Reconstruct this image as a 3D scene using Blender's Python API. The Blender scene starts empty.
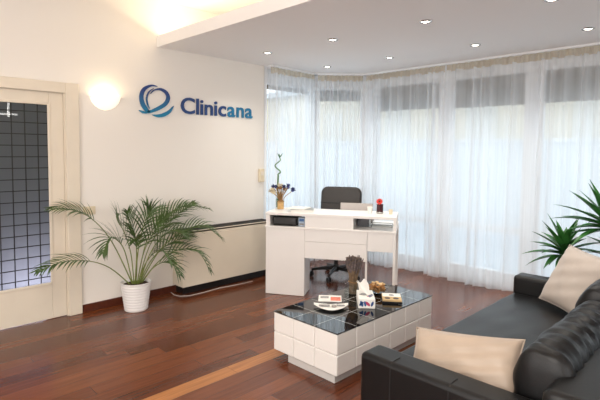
import bpy, bmesh, math, random
from mathutils import Vector, Matrix, Euler
R = math.radians
PI = math.pi
SC = bpy.context.scene
COL = SC.collection
rnd = random.Random(7)


def srgb(r, g, b, a=1.0):
    f = lambda c: (c / 255) / 12.92 if c / 255 <= 0.04045 else ((c / 255 + 0.055) / 1.055) ** 2.4
    return (f(r), f(g), f(b), a)


# ------------------------------------------------------------------ camera
cam_d = bpy.data.cameras.new('camera')
cam = bpy.data.objects.new('camera', cam_d)
COL.objects.link(cam)
cam_d.sensor_width = 36.0
cam_d.sensor_fit = 'HORIZONTAL'
cam_d.lens = 36.0 * 471.612 / 600
cam_d.shift_y = -20.28 / 600
cam_d.clip_start = 0.05
yaw, pit, rol = R(44.978), R(3.4624), R(-0.57381)
fw = Vector((-math.sin(yaw) * math.cos(pit), math.cos(yaw) * math.cos(pit), -math.sin(pit)))
rt = Vector((math.cos(yaw), math.sin(yaw), 0))
dn = fw.cross(rt)
r2 = math.cos(rol) * rt + math.sin(rol) * dn
d2 = -math.sin(rol) * rt + math.cos(rol) * dn
m3 = Matrix((r2, -d2, -fw)).transposed()
cam.matrix_world = Matrix.Translation((0, 0, 1.5)) @ m3.to_4x4()
SC.camera = cam

# ------------------------------------------------------------------ world, big lights, exposure
SC.view_settings.view_transform = 'Standard'
SC.view_settings.look = 'None'
SC.view_settings.gamma = 1.0
SC.view_settings.use_curve_mapping = False
SC.view_settings.exposure = 0.0
W = bpy.data.worlds.new('overcast_sky')
SC.world = W
W.use_nodes = True
bg = W.node_tree.nodes['Background']
bg.inputs[0].default_value = (0.85, 0.93, 1.0, 1)
bg.inputs[1].default_value = 2.45


def area_light(name, loc, rot, sx, sy, power, color):
    d = bpy.data.lights.new(name, 'AREA')
    d.shape = 'RECTANGLE'
    d.size, d.size_y = sx, sy
    d.energy = power
    d.color = color
    o = bpy.data.objects.new(name, d)
    o.location = loc
    o.rotation_euler = rot
    COL.objects.link(o)
    return o


# added overhead fill for the unseen front part of the room, behind the camera
area_light('front_ceiling_fill', (-0.6, -0.5, 2.93), (0, 0, 0), 1.6, 1.6, 80, (1.0, 0.94, 0.87))
# added daylight-coloured fills on the unseen walls behind the camera and on the right
area_light('front_wall_fill', (-0.6, -2.55, 1.35), (R(90), 0, 0), 4.2, 2.2, 115, (1.0, 0.98, 0.96))
area_light('side_wall_fill', (2.15, 0.4, 1.3), (0, R(90), 0), 2.0, 3.0, 40, (0.97, 0.98, 1.0))
# LED strip lying on top of the lowered ceiling, behind its lip
area_light('cove_light', (-1.7, 2.52, 2.59), (R(180), 0, 0), 5.3, 0.05, 30, (1.0, 0.80, 0.52))


# ------------------------------------------------------------------ materials
def new_mat(name):
    m = bpy.data.materials.new(name)
    m.use_nodes = True
    nt = m.node_tree
    return m, nt, nt.nodes, nt.links, nt.nodes['Principled BSDF']


def mat(name, col, rough=0.5, metal=0.0, noise=0.0, nscale=20.0, bump=0.0, bscale=60.0, coat=0.0, spec=0.5, sheen=0.0, stretch=None):
    m, nt, N, L, p = new_mat(name)
    p.inputs['Base Color'].default_value = col
    p.inputs['Roughness'].default_value = rough
    p.inputs['Metallic'].default_value = metal
    p.inputs['Coat Weight'].default_value = coat
    p.inputs['Specular IOR Level'].default_value = spec
    p.inputs['Sheen Weight'].default_value = sheen
    tc = N.new('ShaderNodeTexCoord')
    src = tc.outputs['Object']
    if stretch:
        mp = N.new('ShaderNodeMapping')
        mp.inputs['Scale'].default_value = stretch
        L.new(src, mp.inputs[0])
        src = mp.outputs[0]
    if noise:
        t = N.new('ShaderNodeTexNoise')
        t.inputs['Scale'].default_value = nscale
        t.inputs['Detail'].default_value = 4
        L.new(src, t.inputs[0])
        mr = N.new('ShaderNodeMapRange')
        mr.inputs['From Min'].default_value = 0.3
        mr.inputs['From Max'].default_value = 0.7
        mr.inputs['To Min'].default_value = 1 - noise
        mr.inputs['To Max'].default_value = 1 + noise
        L.new(t.outputs['Fac'], mr.inputs[0])
        mx = N.new('ShaderNodeVectorMath')
        mx.operation = 'SCALE'
        mx.inputs[0].default_value = col[:3]
        L.new(mr.outputs[0], mx.inputs['Scale'])
        L.new(mx.outputs[0], p.inputs['Base Color'])
    if bump:
        t = N.new('ShaderNodeTexNoise')
        t.inputs['Scale'].default_value = bscale
        t.inputs['Detail'].default_value = 3
        L.new(src, t.inputs[0])
        b = N.new('ShaderNodeBump')
        b.inputs['Strength'].default_value = bump
        b.inputs['Distance'].default_value = 0.01
        L.new(t.outputs['Fac'], b.inputs['Height'])
        L.new(b.outputs[0], p.inputs['Normal'])
    return m


def emis(name, col, strength):
    m, nt, N, L, p = new_mat(name)
    p.inputs['Base Color'].default_value = col
    p.inputs['Emission Color'].default_value = col
    p.inputs['Emission Strength'].default_value = strength
    return m


def thin_glass(name, tint=(1, 1, 1, 1), refl=1.0, rough=0.0):
    m, nt, N, L, p = new_mat(name)
    N.remove(p)
    out = N['Material Output']
    tr = N.new('ShaderNodeBsdfTransparent')
    tr.inputs[0].default_value = tint
    gl = N.new('ShaderNodeBsdfGlossy')
    gl.inputs['Roughness'].default_value = rough
    fr = N.new('ShaderNodeFresnel')
    fr.inputs[0].default_value = 1.5
    mu = N.new('ShaderNodeMath')
    mu.operation = 'MULTIPLY'
    mu.inputs[1].default_value = refl
    L.new(fr.outputs[0], mu.inputs[0])
    ge = N.new('ShaderNodeNewGeometry')
    m0 = N.new('ShaderNodeMath')
    m0.operation = 'SUBTRACT'
    m0.inputs[0].default_value = 1.0
    L.new(ge.outputs['Backfacing'], m0.inputs[1])
    mu2 = N.new('ShaderNodeMath')
    mu2.operation = 'MULTIPLY'
    L.new(mu.outputs[0], mu2.inputs[0])
    L.new(m0.outputs[0], mu2.inputs[1])
    mx = N.new('ShaderNodeMixShader')
    L.new(mu2.outputs[0], mx.inputs[0])
    L.new(tr.outputs[0], mx.inputs[1])
    L.new(gl.outputs[0], mx.inputs[2])
    L.new(mx.outputs[0], out.inputs[0])
    return m


def frosted(name, tint, col, t_amount):
    """dark obscured glass: part see-through, part milky"""
    m, nt, N, L, p = new_mat(name)
    out = N['Material Output']
    p.inputs['Base Color'].default_value = col
    p.inputs['Roughness'].default_value = 0.12
    tr = N.new('ShaderNodeBsdfTransparent')
    tr.inputs[0].default_value = tint
    tl = N.new('ShaderNodeBsdfTranslucent')
    tl.inputs[0].default_value = tint
    m1 = N.new('ShaderNodeMixShader')
    m1.inputs[0].default_value = 0.6
    L.new(tr.outputs[0], m1.inputs[1])
    L.new(tl.outputs[0], m1.inputs[2])
    m2 = N.new('ShaderNodeMixShader')
    m2.inputs[0].default_value = t_amount
    L.new(p.outputs[0], m2.inputs[1])
    L.new(m1.outputs[0], m2.inputs[2])
    L.new(m2.outputs[0], out.inputs[0])
    return m


def sheer(name, col, see, weave=900):
    m, nt, N, L, p = new_mat(name)
    N.remove(p)
    out = N['Material Output']
    tr = N.new('ShaderNodeBsdfTransparent')
    tl = N.new('ShaderNodeBsdfTranslucent')
    tl.inputs[0].default_value = col
    df = N.new('ShaderNodeBsdfDiffuse')
    df.inputs[0].default_value = col
    m1 = N.new('ShaderNodeMixShader')
    m1.inputs[0].default_value = 0.30
    L.new(tl.outputs[0], m1.inputs[1])
    L.new(df.outputs[0], m1.inputs[2])
    tc = N.new('ShaderNodeTexCoord')
    mp = N.new('ShaderNodeMapping')
    mp.inputs['Scale'].default_value = (14, 14, 0.3)
    L.new(tc.outputs['Object'], mp.inputs[0])
    nz = N.new('ShaderNodeTexNoise')
    nz.inputs['Scale'].default_value = 1.0
    nz.inputs['Detail'].default_value = 3
    L.new(mp.outputs[0], nz.inputs[0])
    mr = N.new('ShaderNodeMapRange')
    mr.inputs['From Min'].default_value = 0.3
    mr.inputs['From Max'].default_value = 0.7
    mr.inputs['To Min'].default_value = see - 0.13
    mr.inputs['To Max'].default_value = see + 0.13
    L.new(nz.outputs['Fac'], mr.inputs[0])
    m2 = N.new('ShaderNodeMixShader')
    L.new(mr.outputs[0], m2.inputs[0])
    L.new(m1.outputs[0], m2.inputs[1])
    L.new(tr.outputs[0], m2.inputs[2])
    L.new(m2.outputs[0], out.inputs[0])
    return m


def floor_mat():
    m, nt, N, L, p = new_mat('merbau_planks')
    geo = N.new('ShaderNodeNewGeometry')
    sep = N.new('ShaderNodeSeparateXYZ')
    L.new(geo.outputs['Position'], sep.inputs[0])

    def math_(op, a, b=None):
        n = N.new('ShaderNodeMath')
        n.operation = op
        for i, v in enumerate((a, b)):
            if v is None:
                continue
            if isinstance(v, (int, float)):
                n.inputs[i].default_value = v
            else:
                L.new(v, n.inputs[i])
        return n.outputs[0]
    PW, PL = 0.125, 1.15
    xs = math_('DIVIDE', math_('ADD', sep.outputs['X'], 2.606 + 100 * PW), PW)
    row = math_('FLOOR', xs)
    fx = math_('FRACT', xs)
    wn = N.new('ShaderNodeTexWhiteNoise')
    wn.noise_dimensions = '1D'
    L.new(row, wn.inputs['W'])
    ys = math_('DIVIDE', math_('ADD', sep.outputs['Y'], math_('MULTIPLY', wn.outputs['Value'], PL)), PL)
    pid = math_('FLOOR', ys)
    fy = math_('FRACT', ys)
    cmb = N.new('ShaderNodeCombineXYZ')
    L.new(row, cmb.inputs[0])
    L.new(pid, cmb.inputs[1])
    wn2 = N.new('ShaderNodeTexWhiteNoise')
    wn2.noise_dimensions = '2D'
    L.new(cmb.outputs[0], wn2.inputs['Vector'])
    ramp = N.new('ShaderNodeValToRGB')
    e = ramp.color_ramp.elements
    e[0].position, e[0].color = 0.0, srgb(88, 44, 25)
    e[1].position, e[1].color = 1.0, srgb(122, 68, 39)
    for pos, c in ((0.3, srgb(95, 49, 28)), (0.55, srgb(103, 54, 31)), (0.8, srgb(112, 61, 35))):
        k = e.new(pos)
        k.color = c
    L.new(wn2.outputs['Value'], ramp.inputs[0])
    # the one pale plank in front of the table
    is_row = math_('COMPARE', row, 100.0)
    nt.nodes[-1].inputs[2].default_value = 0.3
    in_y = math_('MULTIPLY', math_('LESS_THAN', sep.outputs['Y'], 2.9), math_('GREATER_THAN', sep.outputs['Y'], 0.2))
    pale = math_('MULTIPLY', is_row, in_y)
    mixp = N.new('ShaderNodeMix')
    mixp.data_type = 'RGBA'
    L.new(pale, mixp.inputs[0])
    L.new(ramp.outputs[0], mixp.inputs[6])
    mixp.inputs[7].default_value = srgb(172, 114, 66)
    # grain
    mp = N.new('ShaderNodeMapping')
    mp.inputs['Scale'].default_value = (60, 3, 1)
    L.new(geo.outputs['Position'], mp.inputs[0])
    off = N.new('ShaderNodeVectorMath')
    off.operation = 'ADD'
    L.new(mp.outputs[0], off.inputs[0])
    sc = N.new('ShaderNodeVectorMath')
    sc.operation = 'SCALE'
    sc.inputs['Scale'].default_value = 7.3
    L.new(wn2.outputs['Color'], sc.inputs[0])
    L.new(sc.outputs[0], off.inputs[1])
    nz = N.new('ShaderNodeTexNoise')
    nz.inputs['Scale'].default_value = 1.0
    nz.inputs['Detail'].default_value = 5
    L.new(off.outputs[0], nz.inputs[0])
    mr = N.new('ShaderNodeMapRange')
    mr.inputs['From Min'].default_value = 0.25
    mr.inputs['From Max'].default_value = 0.75
    mr.inputs['To Min'].default_value = 0.72
    mr.inputs['To Max'].default_value = 1.22
    L.new(nz.outputs['Fac'], mr.inputs[0])
    # seams
    ex = math_('MINIMUM', fx, math_('SUBTRACT', 1.0, fx))
    ey = math_('MINIMUM', fy, math_('SUBTRACT', 1.0, fy))
    seam = math_('MULTIPLY', math_('GREATER_THAN', ex, 0.012), math_('GREATER_THAN', ey, 0.0016))
    seam = math_('ADD', math_('MULTIPLY', seam, 0.45), 0.55)
    fac = math_('MULTIPLY', mr.outputs[0], seam)
    vs = N.new('ShaderNodeVectorMath')
    vs.operation = 'SCALE'
    L.new(mixp.outputs[2], vs.inputs[0])
    L.new(fac, vs.inputs['Scale'])
    L.new(vs.outputs[0], p.inputs['Base Color'])
    p.inputs['Roughness'].default_value = 0.22
    p.inputs['Specular IOR Level'].default_value = 0.5
    b = N.new('ShaderNodeBump')
    b.inputs['Strength'].default_value = 0.06
    b.inputs['Distance'].default_value = 0.004
    L.new(fac, b.inputs['Height'])
    L.new(b.outputs[0], p.inputs['Normal'])
    return m


M = {}
M['floor'] = floor_mat()
M['wall'] = mat('warm_white_paint', srgb(239, 234, 226), 0.85, bump=0.03, bscale=180)
M['ceil'] = mat('ceiling_paint', srgb(243, 241, 240), 0.9, bump=0.02, bscale=150)
M['skirt'] = mat('merbau_skirting', srgb(84, 38, 22), 0.35, noise=0.2, nscale=30)
M['cream'] = mat('cream_lacquer', srgb(229, 219, 201), 0.35, noise=0.02, nscale=8)
M['heater'] = mat('cream_enamel', srgb(224, 213, 194), 0.45, noise=0.02, nscale=5)
M['white'] = mat('white_laminate', srgb(238, 235, 231), 0.35, noise=0.01, nscale=6)
M['upvc'] = mat('white_window_plastic', srgb(238, 240, 242), 0.4, noise=0.01, nscale=6)
M['black'] = mat('black_plastic', srgb(22, 21, 22), 0.45, noise=0.1, nscale=60)
M['dark'] = mat('dark_grille_metal', srgb(26, 24, 22), 0.5, metal=0.3, noise=0.1)
M['leather'] = mat('black_leather', srgb(13, 13, 14), 0.38, noise=0.1, nscale=14, bump=0.12, bscale=220, spec=0.38)
M['stitch'] = mat('black_thread', srgb(18, 17, 17), 0.6, noise=0.1)
M['chairleather'] = mat('brown_black_leatherette', srgb(44, 39, 35), 0.42, noise=0.08, bump=0.08, bscale=200)
M['satin'] = mat('beige_satin', srgb(178, 160, 142), 0.45, noise=0.04, nscale=9, bump=0.25, bscale=9, sheen=0.3)
M['satin2'] = mat('pale_beige_cotton', srgb(192, 180, 169), 0.6, noise=0.04, nscale=9, bump=0.25, bscale=10, sheen=0.2)
M['tblack'] = mat('black_glass', srgb(10, 11, 13), 0.03, noise=0.05, spec=0.6)
M['tgap'] = mat('pale_joint_strip', srgb(200, 200, 196), 0.4, noise=0.05)
M['tpanel'] = mat('white_padded_panel', srgb(238, 235, 230), 0.35, noise=0.01)
M['plinth'] = mat('pale_grey_plinth', srgb(205, 202, 198), 0.45, noise=0.02)
M['chrome'] = mat('brushed_chrome', srgb(205, 203, 198), 0.25, metal=1.0, noise=0.03)
M['silver'] = mat('silver_plastic', srgb(158, 151, 145), 0.35, metal=0.35, noise=0.03)
M['screen'] = mat('dark_screen', srgb(58, 60, 66), 0.2, noise=0.05)
M['pot'] = mat('white_glazed_ceramic', srgb(240, 238, 236), 0.35, noise=0.01)
M['soil'] = mat('potting_soil', srgb(64, 44, 30), 0.95, noise=0.5, nscale=60, bump=1.0, bscale=60)
M['palm'] = mat('palm_green', srgb(66, 90, 40), 0.4, noise=0.35, nscale=9)
M['palmstem'] = mat('palm_stem_green', srgb(116, 128, 62), 0.5, noise=0.2, nscale=12)
M['yucca'] = mat('dracaena_green', srgb(52, 108, 48), 0.33, noise=0.3, nscale=7)
M['trunk'] = mat('woody_trunk', srgb(104, 78, 56), 0.9, noise=0.35, nscale=30, bump=0.8, bscale=50)
M['terracotta'] = mat('terracotta', srgb(150, 88, 60), 0.8, noise=0.1)
M['plastic'] = mat('ivory_plastic', srgb(226, 212, 184), 0.4, noise=0.02)
M['navy'] = mat('navy_acrylic', srgb(40, 70, 124), 0.35, noise=0.03)
M['teal'] = mat('teal_acrylic', srgb(34, 122, 166), 0.35, noise=0.03)
def emblem_mat():
    m, nt, N, L, p = new_mat('navy_to_teal_acrylic')
    tc = N.new('ShaderNodeTexCoord'); sp = N.new('ShaderNodeSeparateXYZ'); L.new(tc.outputs['Object'], sp.inputs[0])
    mr = N.new('ShaderNodeMapRange'); mr.inputs['From Min'].default_value = -.06; mr.inputs['From Max'].default_value = .24
    L.new(sp.outputs['Z'], mr.inputs[0])
    rp_ = N.new('ShaderNodeValToRGB'); e = rp_.color_ramp.elements
    e[0].color = srgb(30, 134, 172); e[1].color = srgb(44, 70, 128); e[1].position = .8
    L.new(mr.outputs[0], rp_.inputs[0]); L.new(rp_.outputs[0], p.inputs['Base Color'])
    p.inputs['Roughness'].default_value = .35
    return m


M['emblem'] = emblem_mat()
M['pane'] = thin_glass('clear_window_glass', (0.96, 0.98, 0.98, 1), 0.9)
M['vaseglass'] = thin_glass('clear_vase_glass', (0.95, 0.97, 0.97, 1), 1.2)
M['water'] = thin_glass('vase_water', (0.80, 0.84, 0.74, 1), 1.0)
M['doorglass'] = frosted('obscured_grey_glass', (0.72, 0.74, 0.78, 1), srgb(84, 90, 88), 0.5)
M['lead'] = mat('black_glazing_bar', srgb(34, 34, 30), 0.45, noise=0.1)
M['shutter'] = mat('greige_roller_blind', srgb(112, 98, 78), 0.8, noise=0.05, nscale=6)
M['sheer'] = sheer('white_sheer_voile', (0.95, 0.97, 0.99, 1), 0.37)
M['header'] = mat('gathered_header_tape', srgb(222, 208, 182), 0.8, noise=0.12, nscale=60)
M['header_sheer'] = sheer('header_voile', (0.74, 0.66, 0.53, 1), 0.18)
M['corridor'] = mat('corridor_paint', srgb(150, 152, 154), 0.85, noise=0.02)
M['corr_floor'] = mat('corridor_tiles', srgb(190, 188, 200), 0.5, noise=0.03)
M['bulb'] = emis('spot_bulb', (1.0, 0.93, 0.80, 1), 14)
M['sconce'] = emis('lit_opal_glass', (1.0, 0.90, 0.74, 1), 0.75)
M['cross'] = emis('cross_glint_glow', (1.0, 0.93, 0.8, 1), 30)
M['facade'] = mat('beige_render', srgb(208, 196, 174), 0.9, noise=0.04, nscale=2)
M['wallout'] = mat('pale_garden_wall', srgb(204, 206, 208), 0.9, noise=0.04, nscale=2)
M['paving'] = mat('pale_paving', srgb(172, 178, 184), 0.9, noise=0.06, nscale=3)
M['winout'] = mat('far_window_glass', srgb(196, 190, 176), 0.2, noise=0.05)
M['paper'] = mat('white_paper', srgb(238, 236, 230), 0.7, noise=0.02)
M['greypaper'] = mat('grey_magazine_cover', srgb(150, 152, 150), 0.4, noise=0.15, nscale=30)
M['pink'] = mat('salmon_print', srgb(222, 120, 96), 0.6, noise=0.2, nscale=40)
M['greyprint'] = mat('grey_print', srgb(150, 148, 146), 0.6, noise=0.3, nscale=60)
M['blueprint'] = mat('blue_print', srgb(56, 98, 150), 0.6, noise=0.2, nscale=40)
M['redprint'] = mat('magenta_print', srgb(190, 60, 96), 0.6, noise=0.2, nscale=40)
M['bluebox'] = mat('blue_white_pack', srgb(172, 188, 206), 0.5, noise=0.25, nscale=50)
M['tissue'] = mat('soft_tissue', srgb(244, 242, 236), 0.9, noise=0.02)
M['twig'] = mat('dry_lavender_twig', srgb(116, 96, 74), 0.9, noise=0.35, nscale=40)
M['twigtop'] = mat('dry_lavender_head', srgb(104, 92, 90), 0.95, noise=0.4, nscale=50)
M['straw'] = mat('straw_stems', srgb(158, 122, 78), 0.85, noise=0.25, nscale=30)
M['strawbind'] = mat('straw_vase_wrap', srgb(196, 160, 106), 0.7, noise=0.2, nscale=40)
M['bluefl'] = mat('dried_blue_petals', srgb(66, 74, 128), 0.9, noise=0.35, nscale=60)
M['whitefl'] = mat('dried_cream_petals', srgb(240, 230, 204), 0.9, noise=0.12, nscale=60)
M['redfl'] = mat('red_gerbera_petals', srgb(214, 48, 36), 0.6, noise=0.15, nscale=30)
M['plum'] = mat('dark_plum_glass', srgb(64, 30, 36), 0.15, noise=0.2, nscale=30)
M['bamboo'] = mat('lucky_bamboo_green', srgb(92, 128, 74), 0.4, noise=0.2, nscale=20)
M['potp'] = mat('golden_potpourri', srgb(176, 124, 70), 0.8, noise=0.45, nscale=35)
M['potp2'] = mat('pale_potpourri', srgb(222, 190, 140), 0.8, noise=0.3, nscale=35)
M['kraft'] = mat('tan_card', srgb(206, 176, 128), 0.6, noise=0.08)
M['choc'] = mat('chocolate_print', srgb(60, 38, 28), 0.5, noise=0.1)
M['cable'] = mat('pale_grey_cable', srgb(196, 194, 190), 0.5, noise=0.02)


# ------------------------------------------------------------------ mesh helpers
class MB:
    def __init__(s):
        s.bm = bmesh.new()

    def merge(s, t, mtx=None):
        if mtx is not None:
            bmesh.ops.transform(t, matrix=mtx, verts=t.verts)
        me = bpy.data.meshes.new('tmp')
        t.to_mesh(me)
        t.free()
        s.bm.from_mesh(me)
        bpy.data.meshes.remove(me)
        return s

    def box(s, x0, x1, y0, y1, z0, z1, bev=0.0, seg=2, mtx=None):
        t = bmesh.new()
        bmesh.ops.create_cube(t, size=1)
        bmesh.ops.transform(t, matrix=Matrix.Translation(((x0 + x1) / 2, (y0 + y1) / 2, (z0 + z1) / 2)) @ Matrix.Diagonal((x1 - x0, y1 - y0, z1 - z0, 1)), verts=t.verts)
        if bev:
            bmesh.ops.bevel(t, geom=t.edges[:], offset=bev, segments=seg, affect='EDGES', profile=0.5)
        return s.merge(t, mtx)

    def tube(s, pts, r, n=8, cap=True, mtx=None):
        t = bmesh.new()
        P = [Vector(p) for p in pts]
        rr = r if isinstance(r, (list, tuple)) else [r] * len(P)
        tan = [(P[min(i + 1, len(P) - 1)] - P[max(i - 1, 0)]).normalized() for i in range(len(P))]
        up = Vector((0, 0, 1)) if abs(tan[0].z) < 0.9 else Vector((1, 0, 0))
        a = tan[0].cross(up).normalized()
        rings = []
        for i, p in enumerate(P):
            a = (a - tan[i] * a.dot(tan[i])).normalized()
            b = tan[i].cross(a)
            rings.append([t.verts.new(p + rr[i] * (math.cos(2 * PI * k / n) * a + math.sin(2 * PI * k / n) * b)) for k in range(n)])
        for i in range(len(P) - 1):
            for k in range(n):
                t.faces.new((rings[i][k], rings[i][(k + 1) % n], rings[i + 1][(k + 1) % n], rings[i + 1][k]))
        if cap:
            t.faces.new(rings[0][::-1])
            t.faces.new(rings[-1])
        bmesh.ops.recalc_face_normals(t, faces=t.faces[:])
        return s.merge(t, mtx)

    def lathe(s, prof, c=(0, 0, 0), n=32, mtx=None, sweep=2 * PI, start=0.0):
        t = bmesh.new()
        full = abs(sweep - 2 * PI) < 1e-6
        m = n if full else n + 1
        rings = []
        for r, z in prof:
            if r < 1e-6:
                rings.append([t.verts.new((c[0], c[1], c[2] + z))])
            else:
                rings.append([t.verts.new((c[0] + r * math.cos(start + sweep * k / n), c[1] + r * math.sin(start + sweep * k / n), c[2] + z)) for k in range(m)])
        for a, b in zip(rings[:-1], rings[1:]):
            for k in range(n):
                k2 = (k + 1) % m
                if len(a) == 1 and len(b) == 1:
                    continue
                if len(a) == 1:
                    t.faces.new((a[0], b[k2], b[k]))
                elif len(b) == 1:
                    t.faces.new((a[k], a[k2], b[0]))
                else:
                    t.faces.new((a[k], a[k2], b[k2], b[k]))
        bmesh.ops.recalc_face_normals(t, faces=t.faces[:])
        return s.merge(t, mtx)

    def grid(s, fn, nu, nv, mtx=None):
        t = bmesh.new()
        V = [[t.verts.new(fn(i / nu, j / nv)) for i in range(nu + 1)] for j in range(nv + 1)]
        for j in range(nv):
            for i in range(nu):
                t.faces.new((V[j][i], V[j][i + 1], V[j + 1][i + 1], V[j + 1][i]))
        return s.merge(t, mtx)

    def poly(s, pts, thick=None, axis=(0, 0, 1)):
        t = bmesh.new()
        f = t.faces.new([t.verts.new(p) for p in pts])
        if thick:
            g = bmesh.ops.extrude_face_region(t, geom=[f])
            vs = [v for v in g['geom'] if isinstance(v, bmesh.types.BMVert)]
            bmesh.ops.translate(t, vec=Vector(axis) * thick, verts=vs)
            bmesh.ops.recalc_face_normals(t, faces=t.faces[:])
        return s.merge(t)

    def leaf(s, base, d, n, length, width, droop=0.0, segs=5, fold=0.15):
        """a tapering leaf blade starting at base along d, drooping under gravity"""
        d = Vector(d).normalized()
        n = Vector(n)
        side = d.cross(n).normalized()
        t = bmesh.new()
        p = Vector(base)
        L, C, Rr = [], [], []
        for i in range(segs + 1):
            f = i / segs
            w = width * (math.sin(PI * min(1, 0.12 + 0.88 * f) ** 0.8) if f < 1 else 0.0)
            w = max(w, width * 0.04)
            nn = side.cross(d).normalized()
            C.append(t.verts.new(p))
            L.append(t.verts.new(p - side * w / 2 + nn * fold * w))
            Rr.append(t.verts.new(p + side * w / 2 + nn * fold * w))
            p = p + d * (length / segs)
            d = (d + Vector((0, 0, -droop / segs))).normalized()
        for i in range(segs):
            t.faces.new((L[i], C[i], C[i + 1], L[i + 1]))
            t.faces.new((C[i], Rr[i], Rr[i + 1], C[i + 1]))
        return s.merge(t)

    def ball(s, c, r, sc=(1, 1, 1), sub=2, mtx=None):
        t = bmesh.new()
        bmesh.ops.create_icosphere(t, subdivisions=sub, radius=r)
        bmesh.ops.transform(t, matrix=Matrix.Translation(c) @ Matrix.Diagonal((*sc, 1)), verts=t.verts)
        return s.merge(t, mtx)

    def obj(s, name, material, parent=None, smooth=False, angle=50):
        me = bpy.data.meshes.new(name)
        s.bm.to_mesh(me)
        s.bm.free()
        me.materials.append(M[material])
        if smooth:
            me.polygons.foreach_set('use_smooth', [True] * len(me.polygons))
            try:
                me.set_sharp_from_angle(angle=R(angle))
            except Exception:
                pass
        o = bpy.data.objects.new(name, me)
        COL.objects.link(o)
        if smooth and angle < 90:
            wn = o.modifiers.new('weighted_normals', 'WEIGHTED_NORMAL')
            wn.keep_sharp = True
            wn.weight = 100
        if parent is not None:
            o.parent = parent
        return o


def cat(P, u):
    n = len(P) - 1
    i = min(int(u * n), n - 1); f = u * n - i
    p0, p1, p2, p3 = P[max(i - 1, 0)], P[i], P[i + 1], P[min(i + 2, n)]
    return .5 * (2 * p1 + (p2 - p0) * f + (2 * p0 - 5 * p1 + 4 * p2 - p3) * f * f + (3 * p1 - p0 - 3 * p2 + p3) * f ** 3)


def tag(o, label=None, cat=None, group=None, kind=None):
    if label:
        o['label'] = label
    if cat:
        o['category'] = cat
    if group:
        o['group'] = group
    if kind:
        o['kind'] = kind
    return o


def thing(name, label, cat, loc=(0, 0, 0), rz=0.0, group=None):
    o = bpy.data.objects.new(name, None)
    o.empty_display_size = 0.1
    o.location = loc
    o.rotation_euler = (0, 0, rz)
    COL.objects.link(o)
    return tag(o, label, cat, group)


def struct(o, label=None):
    return tag(o, label, None, None, 'structure')


def struct_empty(name, loc=(0, 0, 0), rz=0.0):
    o = bpy.data.objects.new(name, None)
    o.location = loc
    o.rotation_euler = (0, 0, rz)
    COL.objects.link(o)
    return struct(o)


# ------------------------------------------------------------------ room shell
XW = -4.414          # left wall plane
XR = 2.2             # right wall (out of view)
YB = -2.6            # wall behind the camera
ZL, ZU = 2.528, 3.0  # lowered / upper ceiling
YS = 2.37            # front edge of the lowered ceiling
YG = 5.30            # glazing plane of the bay front
DY0, DY1 = 0.65, 1.475   # door opening

b = MB(); b.box(-5.0, XR + .2, YB - .2, 5.7, -0.12, 0.0); struct(b.obj('floor', 'floor'))
b = MB()
b.box(XW - .2, XW, YB, DY0, 0, ZU + .1)
b.box(XW - .2, XW, DY1 + .012, 3.79, 0, ZU + .1)
b.box(XW - .2, XW, DY0, DY1 + .012, 2.0, ZU + .1)
struct(b.obj('wall_left', 'wall'))
b = MB(); b.box(XW - .2, XR + .2, YB - .2, YB, 0, ZU + .1); struct(b.obj('wall_front', 'wall'))
b = MB(); b.box(XR, XR + .2, YB, 5.5, 0, ZU + .1); struct(b.obj('wall_right', 'wall'))
# upper ceiling with the room's front part, lowered ceiling slab with its lip
b = MB(); b.box(XW - .2, XR + .2, YB - .2, 3.4, ZU, ZU + .12); b.box(XW - .2, XR + .2, 3.3, 3.4, ZL + .03, ZU); struct(b.obj('ceiling', 'ceil'))
b = MB()
b.box(-5.0, XR + .2, YS + .03, 5.7, ZL, ZL + 0.035)
b.box(XW, XR, YS, YS + 0.03, ZL, 2.637)
struct(b.obj('trim_1', 'ceil'))
b = MB()
b.box(XW, XW + .016, 1.602, 2.55, 0, .071, .003, 1)
b.box(XW, XW + .016, 2.55, 3.79, 0, .071, .003, 1)
struct(b.obj('baseboard_left', 'skirt'))
# door casing
b = MB()
b.box(XW, XW + .03, 1.485, 1.597, 0, 2.076, .006, 2)
b.box(XW, XW + .03, DY0 - .12, 1.485, 1.985, 2.076, .006, 2)
b.box(XW, XW + .03, DY0 - .12, DY0 - .01, 0, 1.985, .006, 2)
b.box(XW - .2, XW, 1.475, 1.487, 0, 2.0)
struct(b.obj('trim_2', 'cream', smooth=True))

# door leaf with its glazed panel
door = struct_empty('door_1', (XW - 0.03, 0, 0))
GY0, GY1, GZ0, GZ1 = 0.775, 1.357, 0.318, 1.887
b = MB()
b.box(-.02, .02, DY0 + .001, GY0, .004, 1.99, .003, 1)
b.box(-.02, .02, GY1, DY1 - .001, .004, 1.99, .003, 1)
b.box(-.02, .02, GY0, GY1, .004, GZ0, .003, 1)
b.box(-.02, .02, GY0, GY1, GZ1, 1.99, .003, 1)
b.obj('door_leaf', 'cream', door, True)
b = MB()
for (a0, a1, c0, c1) in ((GY0 - .012, GY0 + .012, GZ0 - .012, GZ1 + .012), (GY1 - .012, GY1 + .012, GZ0 - .012, GZ1 + .012), (GY0, GY1, GZ0 - .012, GZ0 + .012), (GY0, GY1, GZ1 - .012, GZ1 + .012)):
    b.box(.012, .027, a0, a1, c0, c1, .004, 2)
b.obj('glazing_bead', 'cream', door, True)
b = MB(); b.box(-.004, .002, GY0, GY1, GZ0, GZ1)
pane = b.obj('glass_panel', 'doorglass', door)
b = MB()
k = GY1 - 0.085
while k > GY0:
    b.box(.003, .010, k - .0035, k + .0035, GZ0, GZ1); k -= .0985
k = GZ1 - 0.075
while k > GZ0:
    b.box(.003, .009, GY0, GY1, k - .0035, k + .0035); k -= .0955
b.obj('glazing_grid', 'lead', pane)
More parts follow.
